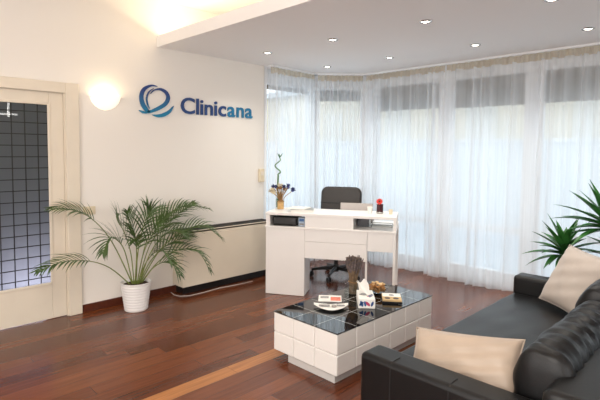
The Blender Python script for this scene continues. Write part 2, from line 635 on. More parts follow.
# corridor behind the door
b = MB()
b.box(-6.4, -6.3, -.4, 2.6, 0, 2.6); b.box(-6.3, XW - .2, -.5, -.4, 0, 2.6); b.box(-6.3, XW - .2, 2.5, 2.6, 0, 2.6)
b.box(-6.4, XW - .2, -.5, 2.6, 2.6, 2.7)
struct(b.obj('wall_corridor', 'corridor'))
b = MB(); b.box(-6.4, XW - .2, -.5, 2.6, -.1, 0.001); struct(b.obj('floor_corridor', 'corr_floor'))
pl = bpy.data.lights.new('corridor_glass_fill', 'AREA'); pl.energy = 13; pl.color = (.86, .84, 1.0); pl.size = .35  # added lamp, brightens the lower door glass from behind
po = bpy.data.objects.new('corridor_glass_fill', pl); po.location = (-4.80, 1.20, .16); po.rotation_euler = (0, R(-115), 0); COL.objects.link(po)
t = thing('cross_glint', 'bright cross shaped glow built behind the door glass as a lamp reflection', 'lamp', (-5.9, 1.405, 1.93))  # lit tubes added behind the glass in place of a lamp's reflection
b = MB(); b.box(-.009, .009, -.009, .009, -.09, .14, .004, 2); b.obj('upright_tube', 'cross', t, True)
b = MB(); b.box(-.008, .008, -.085, .085, -.068, -.052, .004, 2); b.obj('cross_tube', 'cross', t, True)
b = MB(); b.box(-.39, -.012, -.02, .02, -.075, -.045, .004, 1); b.obj('glint_arm', 'cream', t, True)


# windows of the bay
def window(name, p0, p1, z0, z1, panes, midrail=None, blind=0.33):
    """a framed window from p0 to p1 (plan points at the glazing line), outside on the left of p0->p1"""
    p0, p1 = Vector(p0), Vector(p1)
    w = (p1 - p0).length
    rz = math.atan2(p1.y - p0.y, p1.x - p0.x)
    o = struct_empty(name, (p0.x, p0.y, 0), rz)
    edges = [0] + panes + [w]
    b = MB()
    fr = .095
    b.box(0, w, -.035, .035, 0.0, z0 + fr, .004, 1)
    b.box(0, w, -.035, .035, z1 - .0, ZL, .004, 1)
    for i, e in enumerate(edges):
        a0 = 0 if i == 0 else e - fr
        a1 = w if i == len(edges) - 1 else e + fr
        if i == 0: a1 = fr
        if i == len(edges) - 1: a0 = w - fr
        b.box(a0, a1, -.036, .036, 0, ZL, .004, 1)
    if midrail:
        b.box(0, w, -.03, .03, midrail - .035, midrail + .035, .004, 1)
    b.obj('window_frame', 'upvc', o)
    for a, c in zip(edges[:-1], edges[1:]):
        b = MB(); b.box(a + fr - .01, c - fr + .01, -.004, .004, z0 + fr - .01, z1 + .01); b.obj('pane', 'pane', o)
        if blind:
            b = MB()
            b.box(a + fr - .04, c - fr + .04, .05, .062, z1 - blind, z1 + .06)
            n = int(blind / .04)
            for q in range(n):
                zz = z1 - blind + q * .04
                b.box(a + fr - .04, c - fr + .04, .044, .052, zz + .004, zz + .036, .003, 1)
            b.obj('roller_shutter', 'shutter', o)
    return o


window('window_1', (-4.56, 3.80), (-4.56, 4.78), .08, 2.34, [], .65, .05)
window('window_2', (-4.56, 4.80), (-3.98, 5.28), .08, 2.34, [], .65, .14)
window('window_3', (-3.90, YG), (-2.80, YG), .08, 2.36, [], .65, .31)
window('window_4', (-2.80, YG), (-1.80, YG), .08, 2.36, [], .65, .33)
window('window_5', (-1.80, YG), (-0.80, YG), .08, 2.36, [], .65, .33)
window('window_6', (-0.80, YG), (XR, YG), .08, 2.36, [1.0, 2.0], .65, .33)
b = MB()
b.box(XW - .21, XW - .0, 3.785, 3.83, 0, ZL)
b.box(-4.64, -4.50, 4.76, 4.84, 0, ZL, .004, 1)
b.box(-4.02, -3.88, 5.24, 5.36, 0, ZL, .004, 1)
struct(b.obj('trim_3', 'upvc'))

# ------------------------------------------------------------------ outdoors
b = MB(); b.box(-40, 30, 5.7, 45, -.35, -.30); b.box(-40, -5.0, -8, 5.7, -.35, -.30); struct(b.obj('ground_outside', 'paving'))
gw = MB(); gw.box(-25, 12, 12.0, 12.2, -.3, 1.75); gw.box(-25, 12, 11.96, 12.24, 1.75, 1.85, .02)
tag(gw.obj('garden_wall', 'wallout'), 'pale garden wall beyond the curtained windows', 'wall', kind='structure')
hb = thing('neighbour_house', 'beige house seen faintly through the sheer curtains across the street', 'building', (-6, 17, -.3))
b = MB(); b.box(-16, 12, 0, 6, 0, 4.6); b.obj('house_wall', 'facade', hb)
b = MB(); b.box(-16.3, 12.3, -.3, 6.3, 4.6, 4.85); b.obj('roof', 'wallout', hb)
for k in range(7):
    b = MB(); x = -13 + 3.6 * k
    b.box(x, x + 1.2, -.04, .05, 2.1, 3.6); b.obj('house_window', 'winout', hb)

# ------------------------------------------------------------------ sheer curtains on their rail
path = [Vector((-4.30, 3.80, 0)), Vector((-4.33, 4.60, 0)), Vector((-3.88, 5.08, 0)), Vector((XR - .02, 5.08, 0))]
t = thing('curtain_rail', 'thin white curtain rail following the bay along the ceiling', 'curtain rail', (0, 0, 0))
b = MB()
for a, c in zip(path[:-1], path[1:]):
    d = (c - a).normalized(); n = Vector((-d.y, d.x, 0))
    L = (c - a).length
    mt = Matrix.Translation(a) @ Matrix.Rotation(math.atan2(d.y, d.x), 4, 'Z')
    b.box(-.03, L + .03, -.035, .035, ZL - .022, ZL, .003, 1, mtx=mt)
b.obj('rail', 'upvc', t)


def curtain(label, pts, seed, fulln, amp=0.042):
    rr = random.Random(seed)
    P = [Vector(p) for p in pts]
    seg = [(b_ - a).length for a, b_ in zip(P[:-1], P[1:])]
    tot = sum(seg)
    nfold = max(4, int(tot * fulln))
    # irregular folds: phase warped by slow noise
    ph = [rr.uniform(0, 2 * PI) for _ in range(6)]

    def at(s):
        s *= tot
        for i, L in enumerate(seg):
            if s <= L or i == len(seg) - 1:
                d = (P[i + 1] - P[i]).normalized()
                return P[i] + d * s, Vector((-d.y, d.x, 0)), d
            s -= L
    top, bot = ZL - .022, 0.012

    def fn(u, v):
        p, n, d = at(u)
        z = bot + (top - bot) * v
        loose = (1 - v)
        w = u * nfold + .35 * math.sin(2 * PI * u * 3 + ph[0]) + .22 * math.sin(2 * PI * u * 7.3 + ph[1] + .7 * loose)
        a = amp * (.7 + .4 * math.sin(2 * PI * u * nfold * .23 + ph[2]) + .25 * loose)
        off = a * (math.sin(2 * PI * w) + .35 * math.sin(4 * PI * w + ph[3] + loose))
        off += .014 * loose * math.sin(2 * PI * u * nfold * .11 + ph[4])
        sl = .010 * math.cos(2 * PI * w * 1.0 + ph[5]) * (.4 + loose)
        zz = z + (0.012 * (1 + math.sin(2 * PI * u * nfold * .17 + ph[3])) if v == 0 else 0)
        return p + n * off + d * sl + Vector((0, 0, zz))
    o = thing('sheer_curtain', label, 'curtain', P[0], 0, 'white sheer curtains of the bay window')
    base = P[0].copy()
    nu = int(tot / .0065)
    b = MB(); b.grid(lambda u, v: fn(u, v * .975) - base, nu, 14); b.obj('voile', 'sheer', o, True, 180)

    def hd(u, v):
        p, n, d = at(u)
        w = u * nfold * 2.4
        return p + n * (.011 * math.sin(2 * PI * w + ph[0]) + .005 * math.sin(2 * PI * w * .37)) - base + Vector((0, 0, top - .075 + v * .075))
    b = MB(); b.grid(hd, nu, 2); b.obj('header_tape', 'header_sheer', o, True, 180)
    return o


curtain('sheer white curtain beside the wall with the blue lettering', [(-4.30, 3.80, 0), (-4.33, 4.60, 0)], 3, 7)
curtain('sheer white curtain across the slanted corner of the bay', [(-4.315, 4.635, 0), (-3.895, 5.065, 0)], 5, 7)
curtain('sheer white curtain behind the desk and black office chair', [(-3.855, 5.08, 0), (-2.735, 5.08, 0)], 11, 6.5)
curtain('wide sheer white curtain behind the far end of the sofa', [(-2.70, 5.08, 0), (-0.2, 5.08, 0)], 17, 6)

# ------------------------------------------------------------------ recessed ceiling spotlights
spots = [(-3.80, 3.30, 'recessed ceiling spotlight nearest the ceiling step and the lettered wall'),
         (-2.91, 3.32, 'recessed ceiling spotlight second from the lettered wall, row nearer the ceiling step'),
         (-1.98, 3.36, 'recessed ceiling spotlight third from the lettered wall, row nearer the ceiling step'),
         (-1.09, 3.45, 'recessed ceiling spotlight cut by the top edge, right end of the front row'),
         (-3.87, 4.32, 'recessed ceiling spotlight in the corner of the bay above the curtains'),
         (-3.00, 4.36, 'recessed ceiling spotlight by the curtains above the desk, second in its row'),
         (-2.055, 4.40, 'recessed ceiling spotlight by the curtains, third in its row from the corner'),
         (-1.12, 4.45, 'recessed ceiling spotlight rightmost of the row along the curtains')]


def make_spot(x, y, label):
    o = thing('ceiling_spotlight', label, 'spotlight', (x, y, ZL), 0, 'recessed spotlights in the lowered ceiling')
    b = MB(); b.lathe([(.031, -.001), (.035, -.008), (.046, -.007), (.051, 0.0)], n=28); b.obj('trim_ring', 'chrome', o, True)
    b = MB(); b.lathe([(0, -.006), (.022, -.0055), (.031, -.001)], n=24); b.obj('bulb', 'bulb', o, True)
    d = bpy.data.lights.new('spot_beam', 'SPOT'); d.energy = 26; d.color = (1.0, .93, .83); d.spot_size = R(125); d.spot_blend = .9; d.shadow_soft_size = .03
    l = bpy.data.objects.new('spot_beam', d); l.location = (0, 0, -.02); l.parent = o; COL.objects.link(l)
    return o


for s_ in spots:
    make_spot(*s_)

# ------------------------------------------------------------------ wall lamp
t = thing('wall_lamp', 'lit half bowl wall lamp of white glass between door and blue logo', 'wall lamp', (XW, 1.84, 1.99))
prof = [(.001, -.128), (.05, -.118), (.09, -.095), (.12, -.06), (.137, -.022), (.143, 0.0), (.136, 0.0), (.128, -.03), (.11, -.062), (.08, -.092), (.04, -.11), (.001, -.118)]
b = MB(); b.lathe(prof, n=28, sweep=PI, start=-PI / 2, mtx=Matrix.Diagonal((.72, 1, 1, 1))); b.obj('bowl_shade', 'sconce', t, True)
b = MB(); b.box(0, .02, -.05, .05, -.10, -.01, .004, 1); b.obj('mounting_plate', 'plastic', t)
for s_ in (-1, 1):
    b = MB(); b.ball((.012, s_ * .132, -.012), .009, sub=2); b.obj('fixing_knob', 'chrome', t, True)
d = bpy.data.lights.new('wall_lamp_bulb', 'POINT'); d.energy = 1.1; d.color = (1.0, .80, .52); d.shadow_soft_size = .03
l = bpy.data.objects.new('wall_lamp_bulb', d); l.location = (.05, 0, -.01); l.parent = t; COL.objects.link(l)

# ------------------------------------------------------------------ wall lettering and emblem
sg = thing('wall_sign', 'blue wall lettering reading Clinicana with a looped heart emblem', 'sign', (XW, 2.631, 1.887))
fc = bpy.data.curves.new('tmp_text', 'FONT')
word = 'Clinicana'


def text_mesh(ch):
    c = bpy.data.curves.new('letter', 'FONT')
    c.body = ch; c.size = 1; c.extrude = .012; c.offset = .016; c.resolution_u = 4
    o = bpy.data.objects.new('letter', c); COL.objects.link(o)
    bpy.context.view_layer.update()
    dg = bpy.context.evaluated_depsgraph_get()
    me = bpy.data.meshes.new_from_object(o.evaluated_get(dg))
    bpy.data.objects.remove(o); bpy.data.curves.remove(c)
    return me


meshes = [text_mesh(ch) for ch in word]
ext = [(min(v.co.x for v in m_.vertices), max(v.co.x for v in m_.vertices)) for m_ in meshes]
caph = max(v.co.y for v in meshes[0].vertices)
gap = .075
x, place = 0.0, []
for (a, c) in ext:
    place.append(x - a); x += (c - a) + gap
total = x - gap
sxx, szz = .962 / total, .168 / caph
for ch, m_, px in zip(range(9), meshes, place):
    for v in m_.vertices:
        v.co = Vector((.010 + v.co.z * .5, (v.co.x + px) * sxx, v.co.y * szz))
    m_.materials.clear(); m_.materials.append(M['navy'] if ch < 6 else M['teal'])
    m_.name = 'letter'
    bmm = bmesh.new(); bmm.from_mesh(m_); bmesh.ops.recalc_face_normals(bmm, faces=bmm.faces[:]); bmm.to_mesh(m_); bmm.free()
    o = bpy.data.objects.new('letter', m_); COL.objects.link(o); o.parent = sg


def ribbon(pts, ws, name, material):
    """flat crescent stroke on the wall plane, pts in (y, z) relative to the sign"""
    # smooth through Catmull-Rom
    Q, Wd = [], []
    n = len(pts)
    for i in range(n - 1):
        p0, p1, p2, p3 = pts[max(i - 1, 0)], pts[i], pts[i + 1], pts[min(i + 2, n - 1)]
        for k in range(8):
            u = k / 8
            Q.append(tuple(.5 * (2 * p1[j] + (p2[j] - p0[j]) * u + (2 * p0[j] - 5 * p1[j] + 4 * p2[j] - p3[j]) * u * u + (3 * p1[j] - p0[j] - 3 * p2[j] + p3[j]) * u ** 3) for j in (0, 1)))
            Wd.append(ws[i] * (1 - u) + ws[i + 1] * u)
    Q.append(pts[-1]); Wd.append(ws[-1])
    Lf, Rt = [], []
    for i, q in enumerate(Q):
        a, c = Q[max(i - 1, 0)], Q[min(i + 1, len(Q) - 1)]
        dy, dz = c[0] - a[0], c[1] - a[1]; h = math.hypot(dy, dz) or 1
        Lf.append((q[0] - dz / h * Wd[i] / 2, q[1] + dy / h * Wd[i] / 2)); Rt.append((q[0] + dz / h * Wd[i] / 2, q[1] - dy / h * Wd[i] / 2))
    t_ = bmesh.new()
    lay = []
    for xo in (.002, .016):
        lay.append(([t_.verts.new((xo, *p)) for p in Lf], [t_.verts.new((xo, *p)) for p in Rt]))
    for i in range(len(Q) - 1):
        (l0, r0), (l1, r1) = lay
        t_.faces.new((l1[i], r1[i], r1[i + 1], l1[i + 1])); t_.faces.new((l0[i], l0[i + 1], r0[i + 1], r0[i]))
        t_.faces.new((l0[i], l1[i], l1[i + 1], l0[i + 1])); t_.faces.new((r0[i], r0[i + 1], r1[i + 1], r1[i]))
    bmesh.ops.recalc_face_normals(t_, faces=t_.faces[:])
    b_ = MB(); b_.merge(t_)
    return b_.obj(name, material, sg)


# emblem left of the word: a looped heart with two swooshes under it
def ez(*p):
    return [(-.459 + (X - 71) * .00292, .258 - (Y - 94) * .002633) for X, Y in p]


ribbon(ez((137, 98), (115, 97), (90, 112), (79, 138), (82, 165), (95, 187), (108, 197)), [.004, .018, .034, .040, .044, .040, .012], 'emblem_stroke', 'emblem')
ribbon(ez((124, 106), (106, 122), (98, 145), (101, 168), (108, 184)), [.003, .011, .014, .012, .003], 'emblem_stroke', 'emblem')
ribbon(ez((112, 128), (126, 113), (148, 107), (170, 117), (178, 137), (168, 160), (140, 181), (105, 197), (86, 197)), [.003, .012, .024, .034, .040, .040, .036, .026, .004], 'emblem_stroke', 'emblem')
ribbon(ez((70, 193), (84, 199), (97, 203)), [.004, .024, .003], 'emblem_stroke', 'emblem')
ribbon(ez((118, 207), (140, 209), (162, 203), (183, 189), (199, 167)), [.004, .030, .038, .032, .004], 'emblem_stroke', 'emblem')

# ------------------------------------------------------------------ small wall plates
t = thing('light_switch', 'cream double switch plate on the wall above the palm', 'switch', (XW, 1.68, .936))
b = MB(); b.box(0, .010, -.055, .055, -.038, .038, .004, 2); b.obj('plate', 'plastic', t, True)
for s_ in (-1, 1):
    b = MB(); b.box(.010, .016, s_ * .025 - .020, s_ * .025 + .020, -.024, .024, .003, 1); b.obj('rocker', 'plastic', t, True)
t = thing('intercom_handset', 'small beige wall unit at the wall end beside the curtain', 'wall unit', (XW, 3.735, 1.2))
b = MB(); b.box(0, .03, -.04, .04, -.08, .08, .008, 2); b.obj('housing', 'plastic', t, True)
b = MB(); b.box(.03, .034, -.022, .022, .0, .05, .002, 1); b.obj('cover', 'cream', t, True)

# ------------------------------------------------------------------ heater cabinet under the sign
t = thing('heater_cabinet', 'long cream heater cabinet with dark top grille along the wall', 'heater', (XW + .001, 2.53, 0))
b = MB()
b.box(.185, .205, 0, 1.24, .085, .662, .004, 2)
b.box(0, .185, 0, .018, .085, .662, .003, 1); b.box(0, .185, 1.222, 1.24, .085, .662, .003, 1)
b.box(.188, .205, 0, 1.24, .64, .664, .003, 1)
b.obj('casing', 'heater', t, True)
b = MB(); b.box(.002, .186, .018, 1.222, .62, .658)
for k in range(40):
    y = .03 + k * .03
    b.box(.006, .184, y, y + .016, .655, .668)
b.obj('top_grille', 'dark', t)
b = MB(); b.box(.01, .15, .03, 1.21, .0, .085); b.obj('underside_shade', 'black', t)  # black block standing in for the shadow under the heater
b = MB()
pts = [(-4.33, 2.46, .03), (-4.30, 2.48, .004), (-4.22, 2.50, .004), (-4.17, 2.58, .004), (-4.165, 2.75, .004), (-4.185, 2.95, .004), (-4.16, 3.15, .004), (-4.15, 3.4, .004)]
b.tube([(p[0], p[1], p[2]) for p in pts], .0035, 8)
tag(b.obj('power_cable', 'cable', None, True), 'thin pale cable lying on the floor under the heater', 'cable')

# ------------------------------------------------------------------ potted palm
palm_at = Vector((-4.16, 2.0, 0))
t = thing('potted_palm', 'green areca palm in a white ribbed pot beside the door', 'plant', palm_at)
prof = [(0, 0), (.098, 0), (.103, .004)]
for k in range(9):
    z = .012 + k * .026; r = .104 + .030 * (k / 9)
    prof += [(r, z), (r + .004, z + .006), (r + .004, z + .018), (r + .001, z + .023)]
prof += [(.138, .252), (.140, .266), (.134, .268), (.126, .262), (.120, .235), (0, .235)]
b = MB(); b.lathe(prof, n=40); pot = b.obj('pot', 'pot', t, True)
b = MB(); b.lathe([(0, .244), (.06, .248), (.121, .240)], n=24); b.obj('soil', 'soil', pot, True)
fr = [
 [(-4.16, 1.97, .241), (-4.19, 1.792, .662), (-4.22, 1.629, .884), (-4.25, 1.473, .974), (-4.28, 1.307, .993)],
 [(-4.16, 1.95, .241), (-4.133, 1.746, .442), (-4.105, 1.545, .542), (-4.077, 1.327, .573), (-4.05, 1.132, .529)],
 [(-4.16, 2.011, .24), (-4.183, 2.127, .639), (-4.205, 2.308, .831), (-4.228, 2.568, .928), (-4.25, 2.875, .87)],
 [(-4.16, 2.041, .24), (-4.12, 2.227, .538), (-4.08, 2.444, .693), (-4.04, 2.66, .734), (-4.0, 2.853, .593)],
 [(-4.16, 2.05, .24), (-4.107, 2.199, .427), (-4.055, 2.383, .526), (-4.003, 2.576, .486), (-3.95, 2.683, .285)],
 [(-4.16, 1.991, .24), (-4.17, 2.039, .604), (-4.18, 2.107, .814), (-4.19, 2.164, .894), (-4.2, 2.159, .951)],
 [(-4.16, 1.97, .24), (-4.133, 1.886, .566), (-4.105, 1.801, .691), (-4.077, 1.718, .714), (-4.05, 1.652, .604)],
 [(-4.16, 1.982, .24), (-4.145, 1.948, .536), (-4.13, 1.878, .751), (-4.115, 1.817, .85), (-4.1, 1.793, .908)],
 [(-4.16, 2.021, .24), (-4.17, 2.14, .571), (-4.18, 2.304, .755), (-4.19, 2.488, .876), (-4.2, 2.657, .955)],
 [(-4.16, 2.011, .24), (-4.12, 2.053, .515), (-4.08, 2.125, .701), (-4.04, 2.186, .803), (-4.0, 2.247, .897)],
 [(-4.15, 2.05, .24), (-4.107, 2.146, .378), (-4.055, 2.233, .431), (-4.003, 2.287, .412), (-3.95, 2.331, .308)],
 [(-4.16, 2.031, .24), (-4.158, 2.142, .428), (-4.155, 2.289, .553), (-4.152, 2.464, .61), (-4.15, 2.601, .624)],
 [(-4.16, 2.001, .24), (-4.175, 2.021, .482), (-4.19, 2.01, .671), (-4.205, 1.971, .825), (-4.22, 1.95, .919)],
 [(-4.13, 2.0, .24), (-4.03, 2.03, .45), (-3.95, 2.08, .56), (-3.87, 2.12, .58), (-3.80, 2.16, .50)],
 [(-4.14, 2.02, .24), (-4.05, 2.08, .52), (-3.98, 2.16, .68), (-3.92, 2.26, .74), (-3.86, 2.34, .70)],
 [(-4.14, 1.98, .24), (-4.06, 1.96, .50), (-4.0, 1.93, .66), (-3.95, 1.90, .72), (-3.91, 1.87, .70)],
]


for fi, f in enumerate(fr):
    P = [Vector(p) - palm_at for p in f]
    rr = random.Random(100 + fi)
    length = sum((a - c).length for a, c in zip(P[:-1], P[1:]))
    b = MB()
    pts = [cat(P, k / 20) for k in range(21)]
    b.tube(pts, [.006 - .0045 * k / 20 for k in range(21)], 6)
    st = b.obj('frond', 'palmstem', t, True)
    b = MB()
    start = .46 if fi in (0, 1) else .36
    n = int(7 + length * 10)
    for k in range(n):
        u = start + (1 - start) * (k + .5) / n
        p = cat(P, u); d = (cat(P, min(1, u + .02)) - cat(P, max(0, u - .02))).normalized()
        up = Vector((.35, 0, 1)).normalized()
        side = d.cross(up).normalized()
        up2 = side.cross(d)
        e = (u - start) / (1 - start)
        ll = (.10 + .11 * math.sin(PI * min(1, .25 + .75 * e))) * (1.15 if fi > 1 else .95) * (1 - .45 * e * e)
        for sd in (-1, 1):
            q = rr.uniform(-.12, .12)
            dd = d * (.75 + .5 * e + q) + side * sd * .62 + up2 * (.32 + q)
            b.leaf(p, dd, up2, 1.12 * ll * rr.uniform(.8, 1.1), .0145, droop=.75 + rr.uniform(0, .4), segs=5, fold=.2)
    b.obj('leaflets', 'palm', st, True, 180)

# ------------------------------------------------------------------ reception desk
DA = R(31.1636)
dorg = Vector((-3.706, 3.212, 0))
dU = Vector((math.cos(DA), math.sin(DA), 0)); dV = Vector((-math.sin(DA), math.cos(DA), 0))


def dp(u, v, z=0):
    return dorg + dU * u + dV * v + Vector((0, 0, z))


t = thing('reception_desk', 'white reception desk with open cubbies in front of the curtains', 'desk', dorg, DA)
TOP = .863
b = MB(); b.box(-.004, 1.336, -.004, .45, .836, TOP, .002, 1); b.obj('counter_top', 'white', t)
b = MB(); b.box(0, .043, 0, .45, .722, .836, .0015, 1); b.box(.018, .036, .012, .012 + .26, .03, .702); b.obj('side_panel', 'white', t)
b = MB(); b.box(-.006, 1.336, -.008, .74, .702, .722, .002, 1); b.obj('worktop', 'white', t)
b = MB(); b.box(.0, .416, .0, .262, .003, .702, .002, 1); b.obj('base_cabinet', 'white', t)
b = MB(); b.box(.418, .914, 0, .02, .722, .836, .0015, 1); b.box(.418, .436, .02, .45, .722, .836); b.box(.896, .914, .02, .45, .722, .836); b.obj('front_panel', 'white', t)
b = MB(); b.box(.417, 1.053, .002, .022, .577, .702, .0015, 1); b.obj('drawer_fascia', 'white', t)
b = MB(); b.box(.417, 1.053, .002, .022, .404, .575, .0015, 1); b.obj('modesty_panel', 'white', t)
b = MB(); b.box(1.056, 1.306, .002, .022, .512, .702, .0015, 1); b.obj('modesty_panel', 'white', t)
b = MB(); b.box(1.036, 1.056, .024, .044, .0, .702, .0015, 1); b.obj('leg', 'white', t)
b = MB(); b.box(1.308, 1.334, .0, .03, .0, .836, .0015, 1); b.obj('leg', 'white', t)
b = MB(); b.box(1.308, 1.334, .70, .73, .0, .702, .0015, 1); b.obj('leg', 'white', t)
b = MB(); b.box(1.312, 1.334, .03, .45, .722, .836, .0015, 1) if False else b.box(1.312, 1.334, .42, .45, .722, .836, .0015, 1); b.obj('counter_post', 'white', t)
b = MB(); b.box(.06, .10, .70, .73, .0, .702, .0015, 1); b.obj('leg', 'white', t)

# printer in the left cubby
t = thing('printer', 'black printer tucked into the open cubby of the desk', 'printer', dp(.065, .03, .723), DA)
b = MB(); b.box(0, .255, .0, .26, 0, .092, .012, 3); b.obj('printer_body', 'black', t, True)
b = MB(); b.box(.03, .225, -.012, .01, .012, .022, .003, 1); b.obj('paper_tray', 'dark', t, True)
b = MB(); b.box(.2, .24, -.003, .002, .05, .075, .002, 1); b.obj('control_panel', 'screen', t)
t = thing('ink_box', 'small blue and white carton beside the black printer in the cubby', 'box', dp(.338, .05, .723), DA)
b = MB(); b.box(0, .066, 0, .10, 0, .088, .002, 1); b.obj('carton', 'bluebox', t)
b = MB(); b.box(.008, .058, -.0012, .001, .05, .078); b.obj('printed_patch', 'blueprint', t)
b = MB(); b.box(.008, .058, -.0012, .001, .012, .03); b.obj('printed_patch', 'greyprint', t)

# laptop / monitor behind the counter
t = thing('laptop', 'grey laptop with its lid up behind the desk counter', 'laptop', dp(.70, .50, .723), DA)
b = MB(); b.box(0, .36, 0, .24, 0, .018, .004, 2); b.obj('keyboard_base', 'screen', t, True)
mt = Matrix.Rotation(R(-8), 4, 'X')
b = MB(); b.box(0, .36, -.008, .004, .012, .212, .006, 2, mtx=mt); b.obj('lid', 'silver', t, True)
b = MB(); b.box(.015, .345, .0035, .0055, .03, .2, mtx=mt); b.obj('screen', 'screen', t)
# grey file box seen through the right opening
t = thing('document_tray', 'dark grey document box standing in the right opening of the desk', 'box', dp(.925, .22, .723), DA)
b = MB(); b.box(0, .125, 0, .2, 0, .1, .003, 1); b.obj('box_body', 'screen', t)
b = MB(); b.box(-.002, .127, -.002, .202, .1, .108, .002, 1); b.obj('lid', 'dark', t)
t = thing('wire_rack', 'thin dark wire rack on the worktop beside the grey document box', 'rack', dp(1.075, .22, .723), DA)
b = MB(); b.tube([(0, 0, 0), (0, 0, .022), (.005, 0, .027), (.205, 0, .027), (.21, 0, .022), (.21, 0, 0)], .0025, 8); b.obj('wire_bar', 'dark', t, True)
b = MB(); b.tube([(0, .14, 0), (0, .14, .022), (.005, .14, .027), (.205, .14, .027), (.21, .14, .022), (.21, .14, 0)], .0025, 8); b.obj('wire_bar', 'dark', t, True)
b = MB(); b.box(0, .21, 0, .14, .0, .004, .001, 1); b.obj('tray_sheet', 'paper', t)

# counter items
cz = TOP + .0005
t = thing('lucky_bamboo', 'curly lucky bamboo stalk in a slim glass behind the dried flowers', 'plant', dp(.01, .405, cz), DA)
b = MB(); b.lathe([(0, 0), (.024, 0), (.026, .004), (.026, .15), (.0245, .15), (.0245, .006), (0, .006)], n=24); b.obj('glass', 'vaseglass', t, True)
b = MB(); b.lathe([(0, .0065), (.0235, .0065), (.0235, .1), (0, .1)], n=20); b.obj('water', 'water', t, True)
pts = [(0, 0, .01), (0, 0, .12), (-.005, 0, .25), (0, 0, .36)]
for k in range(1, 17):
    a = k / 16 * 2 * PI * 1.4
    pts.append((-.01 + .032 * math.sin(a) * min(1, k / 3), .02 * (1 - math.cos(a)) * .6, .36 + k * .0125))
b = MB(); b.tube(pts, [.010] * 4 + [.009 - .00025 * k for k in range(16)], 8)
st = b.obj('stalk', 'bamboo', t, True)
b = MB()
for a in (0, 2.1, 4.2):
    b.leaf(pts[-1], (math.cos(a) * .5, math.sin(a) * .5, .9), (0, 1, .2), .07, .012, .6)
b.obj('leaves', 'yucca', t, True, 180)

t = thing('flower_vase', 'short square vase wrapped in straw on the desk counter', 'vase', dp(.072, .30, cz), DA + .2)
b = MB(); b.box(-.034, .034, -.034, .034, 0, .085, .006, 2); b.obj('vase_body', 'strawbind', t, True)
b = MB(); b.box(-.036, .036, -.036, .036, .074, .090, .004, 1); b.obj('rim_band', 'straw', t, True)
t = thing('dried_bouquet', 'dried bouquet of blue and cream heads in the square vase', 'bouquet', dp(.072, .30, cz + .091), DA)
heads = [(-.105, .0, .10, 'whitefl', .050), (-.075, -.02, .085, 'whitefl', .042), (-.10, .04, .145, 'bluefl', .036), (-.02, .0, .165, 'whitefl', .036), (-.05, -.03, .15, 'bluefl', .032), (.03, .01, .148, 'bluefl', .036),
         (.085, -.01, .16, 'bluefl', .038), (.07, .04, .14, 'bluefl', .032), (.135, .0, .115, 'bluefl', .042), (.01, -.04, .14, 'straw', .030), (.0, .05, .16, 'whitefl', .030), (-.04, .02, .13, 'straw', .03), (.05, -.03, .125, 'straw', .03)]
for i, (hx, hy, hz, hm, hr) in enumerate(heads):
    b = MB(); b.tube([(hx * .12, hy * .12, -.001), (hx * .4, hy * .4, hz * .45), (hx, hy, hz)], .0042, 6)
    st = b.obj('flower_stem', 'straw', t, True)
    b = MB(); rr = random.Random(i)
    for k in range(26):
        ph_, th = rr.uniform(0, 2 * PI), rr.uniform(-.25, 1.5)
        dd = Vector((math.cos(ph_) * math.cos(th), math.sin(ph_) * math.cos(th), math.sin(th)))
        b.leaf((hx, hy, hz), dd, (0.1, .2, 1) if abs(dd.z) < .9 else (1, 0, 0), hr, hr * .55, .2, 3)
    b.ball((hx, hy, hz), hr * .45, sub=1)
    b.obj('flower_head', hm, st, True, 180)

t = thing('magazine', 'white magazine lying open on top of the grey one on the counter', 'magazine', dp(.30, .2, cz + .025), DA - .15)
b = MB(); b.box(-.11, .10, -.10, .11, 0, .007, .002, 1); b.obj('page_block', 'paper', t)
b = MB(); b.box(-.11, .10, -.10, .11, .007, .0085, .0005, 1); b.obj('cover', 'paper', t)
t = thing('magazine', 'grey covered magazine at the bottom of the stack on the counter', 'magazine', dp(.34, .19, cz), DA + .25)
b = MB(); b.box(-.12, .12, -.09, .12, 0, .022, .003, 1); b.obj('page_block', 'paper', t)
b = MB(); b.box(-.123, .123, -.093, .123, .0225, .0245, .0005, 1); b.obj('cover', 'greypaper', t)


def cup(u, v, r, h, label, m_):
    t_ = thing('cup', label, 'cup', dp(u, v, cz), DA)
    b_ = MB(); b_.lathe([(0, 0), (r * .8, 0), (r, h), (r * .93, h), (r * .74, .005), (0, .005)], n=24); b_.obj('cup_body', m_, t_, True)
    b_ = MB(); b_.lathe([(r * 1.0, h - .002), (r * 1.05, h), (r * 1.0, h + .003), (r * .93, h)], n=24); b_.obj('rim', m_, t_, True)


cup(1.052, .26, .028, .062, 'small white cup on the counter in front of the laptop', 'paper')
cup(1.268, .24, .022, .045, 'small pale cup at the end of the desk counter by the gerbera', 'plastic')
t = thing('gerbera_vase', 'dark plum glass vase holding a red gerbera on the counter', 'vase', dp(1.155, .26, cz), DA)
b = MB(); b.lathe([(0, 0), (.032, 0), (.035, .006), (.034, .08), (.036, .095), (.033, .095), (.030, .008), (0, .008)], n=28); b.obj('vase_body', 'plum', t, True)
b = MB(); b.lathe([(.0362, .004), (.038, .010), (.0365, .016)], n=28); b.obj('foot_ring', 'chrome', t, True)
t = thing('gerbera', 'red gerbera flower standing in the dark plum vase', 'flower', dp(1.155, .26, cz + .0095), DA)
b = MB(); b.tube([(0, 0, 0), (0, -.01, .07), (-.004, -.018, .105)], .004, 8); b.obj('stem', 'bamboo', t, True)
b = MB()
hc = Vector((-.004, -.022, .115)); nn = Vector((0, -.85, .5)).normalized()
aa = Vector((1, 0, 0)); bb = nn.cross(aa)
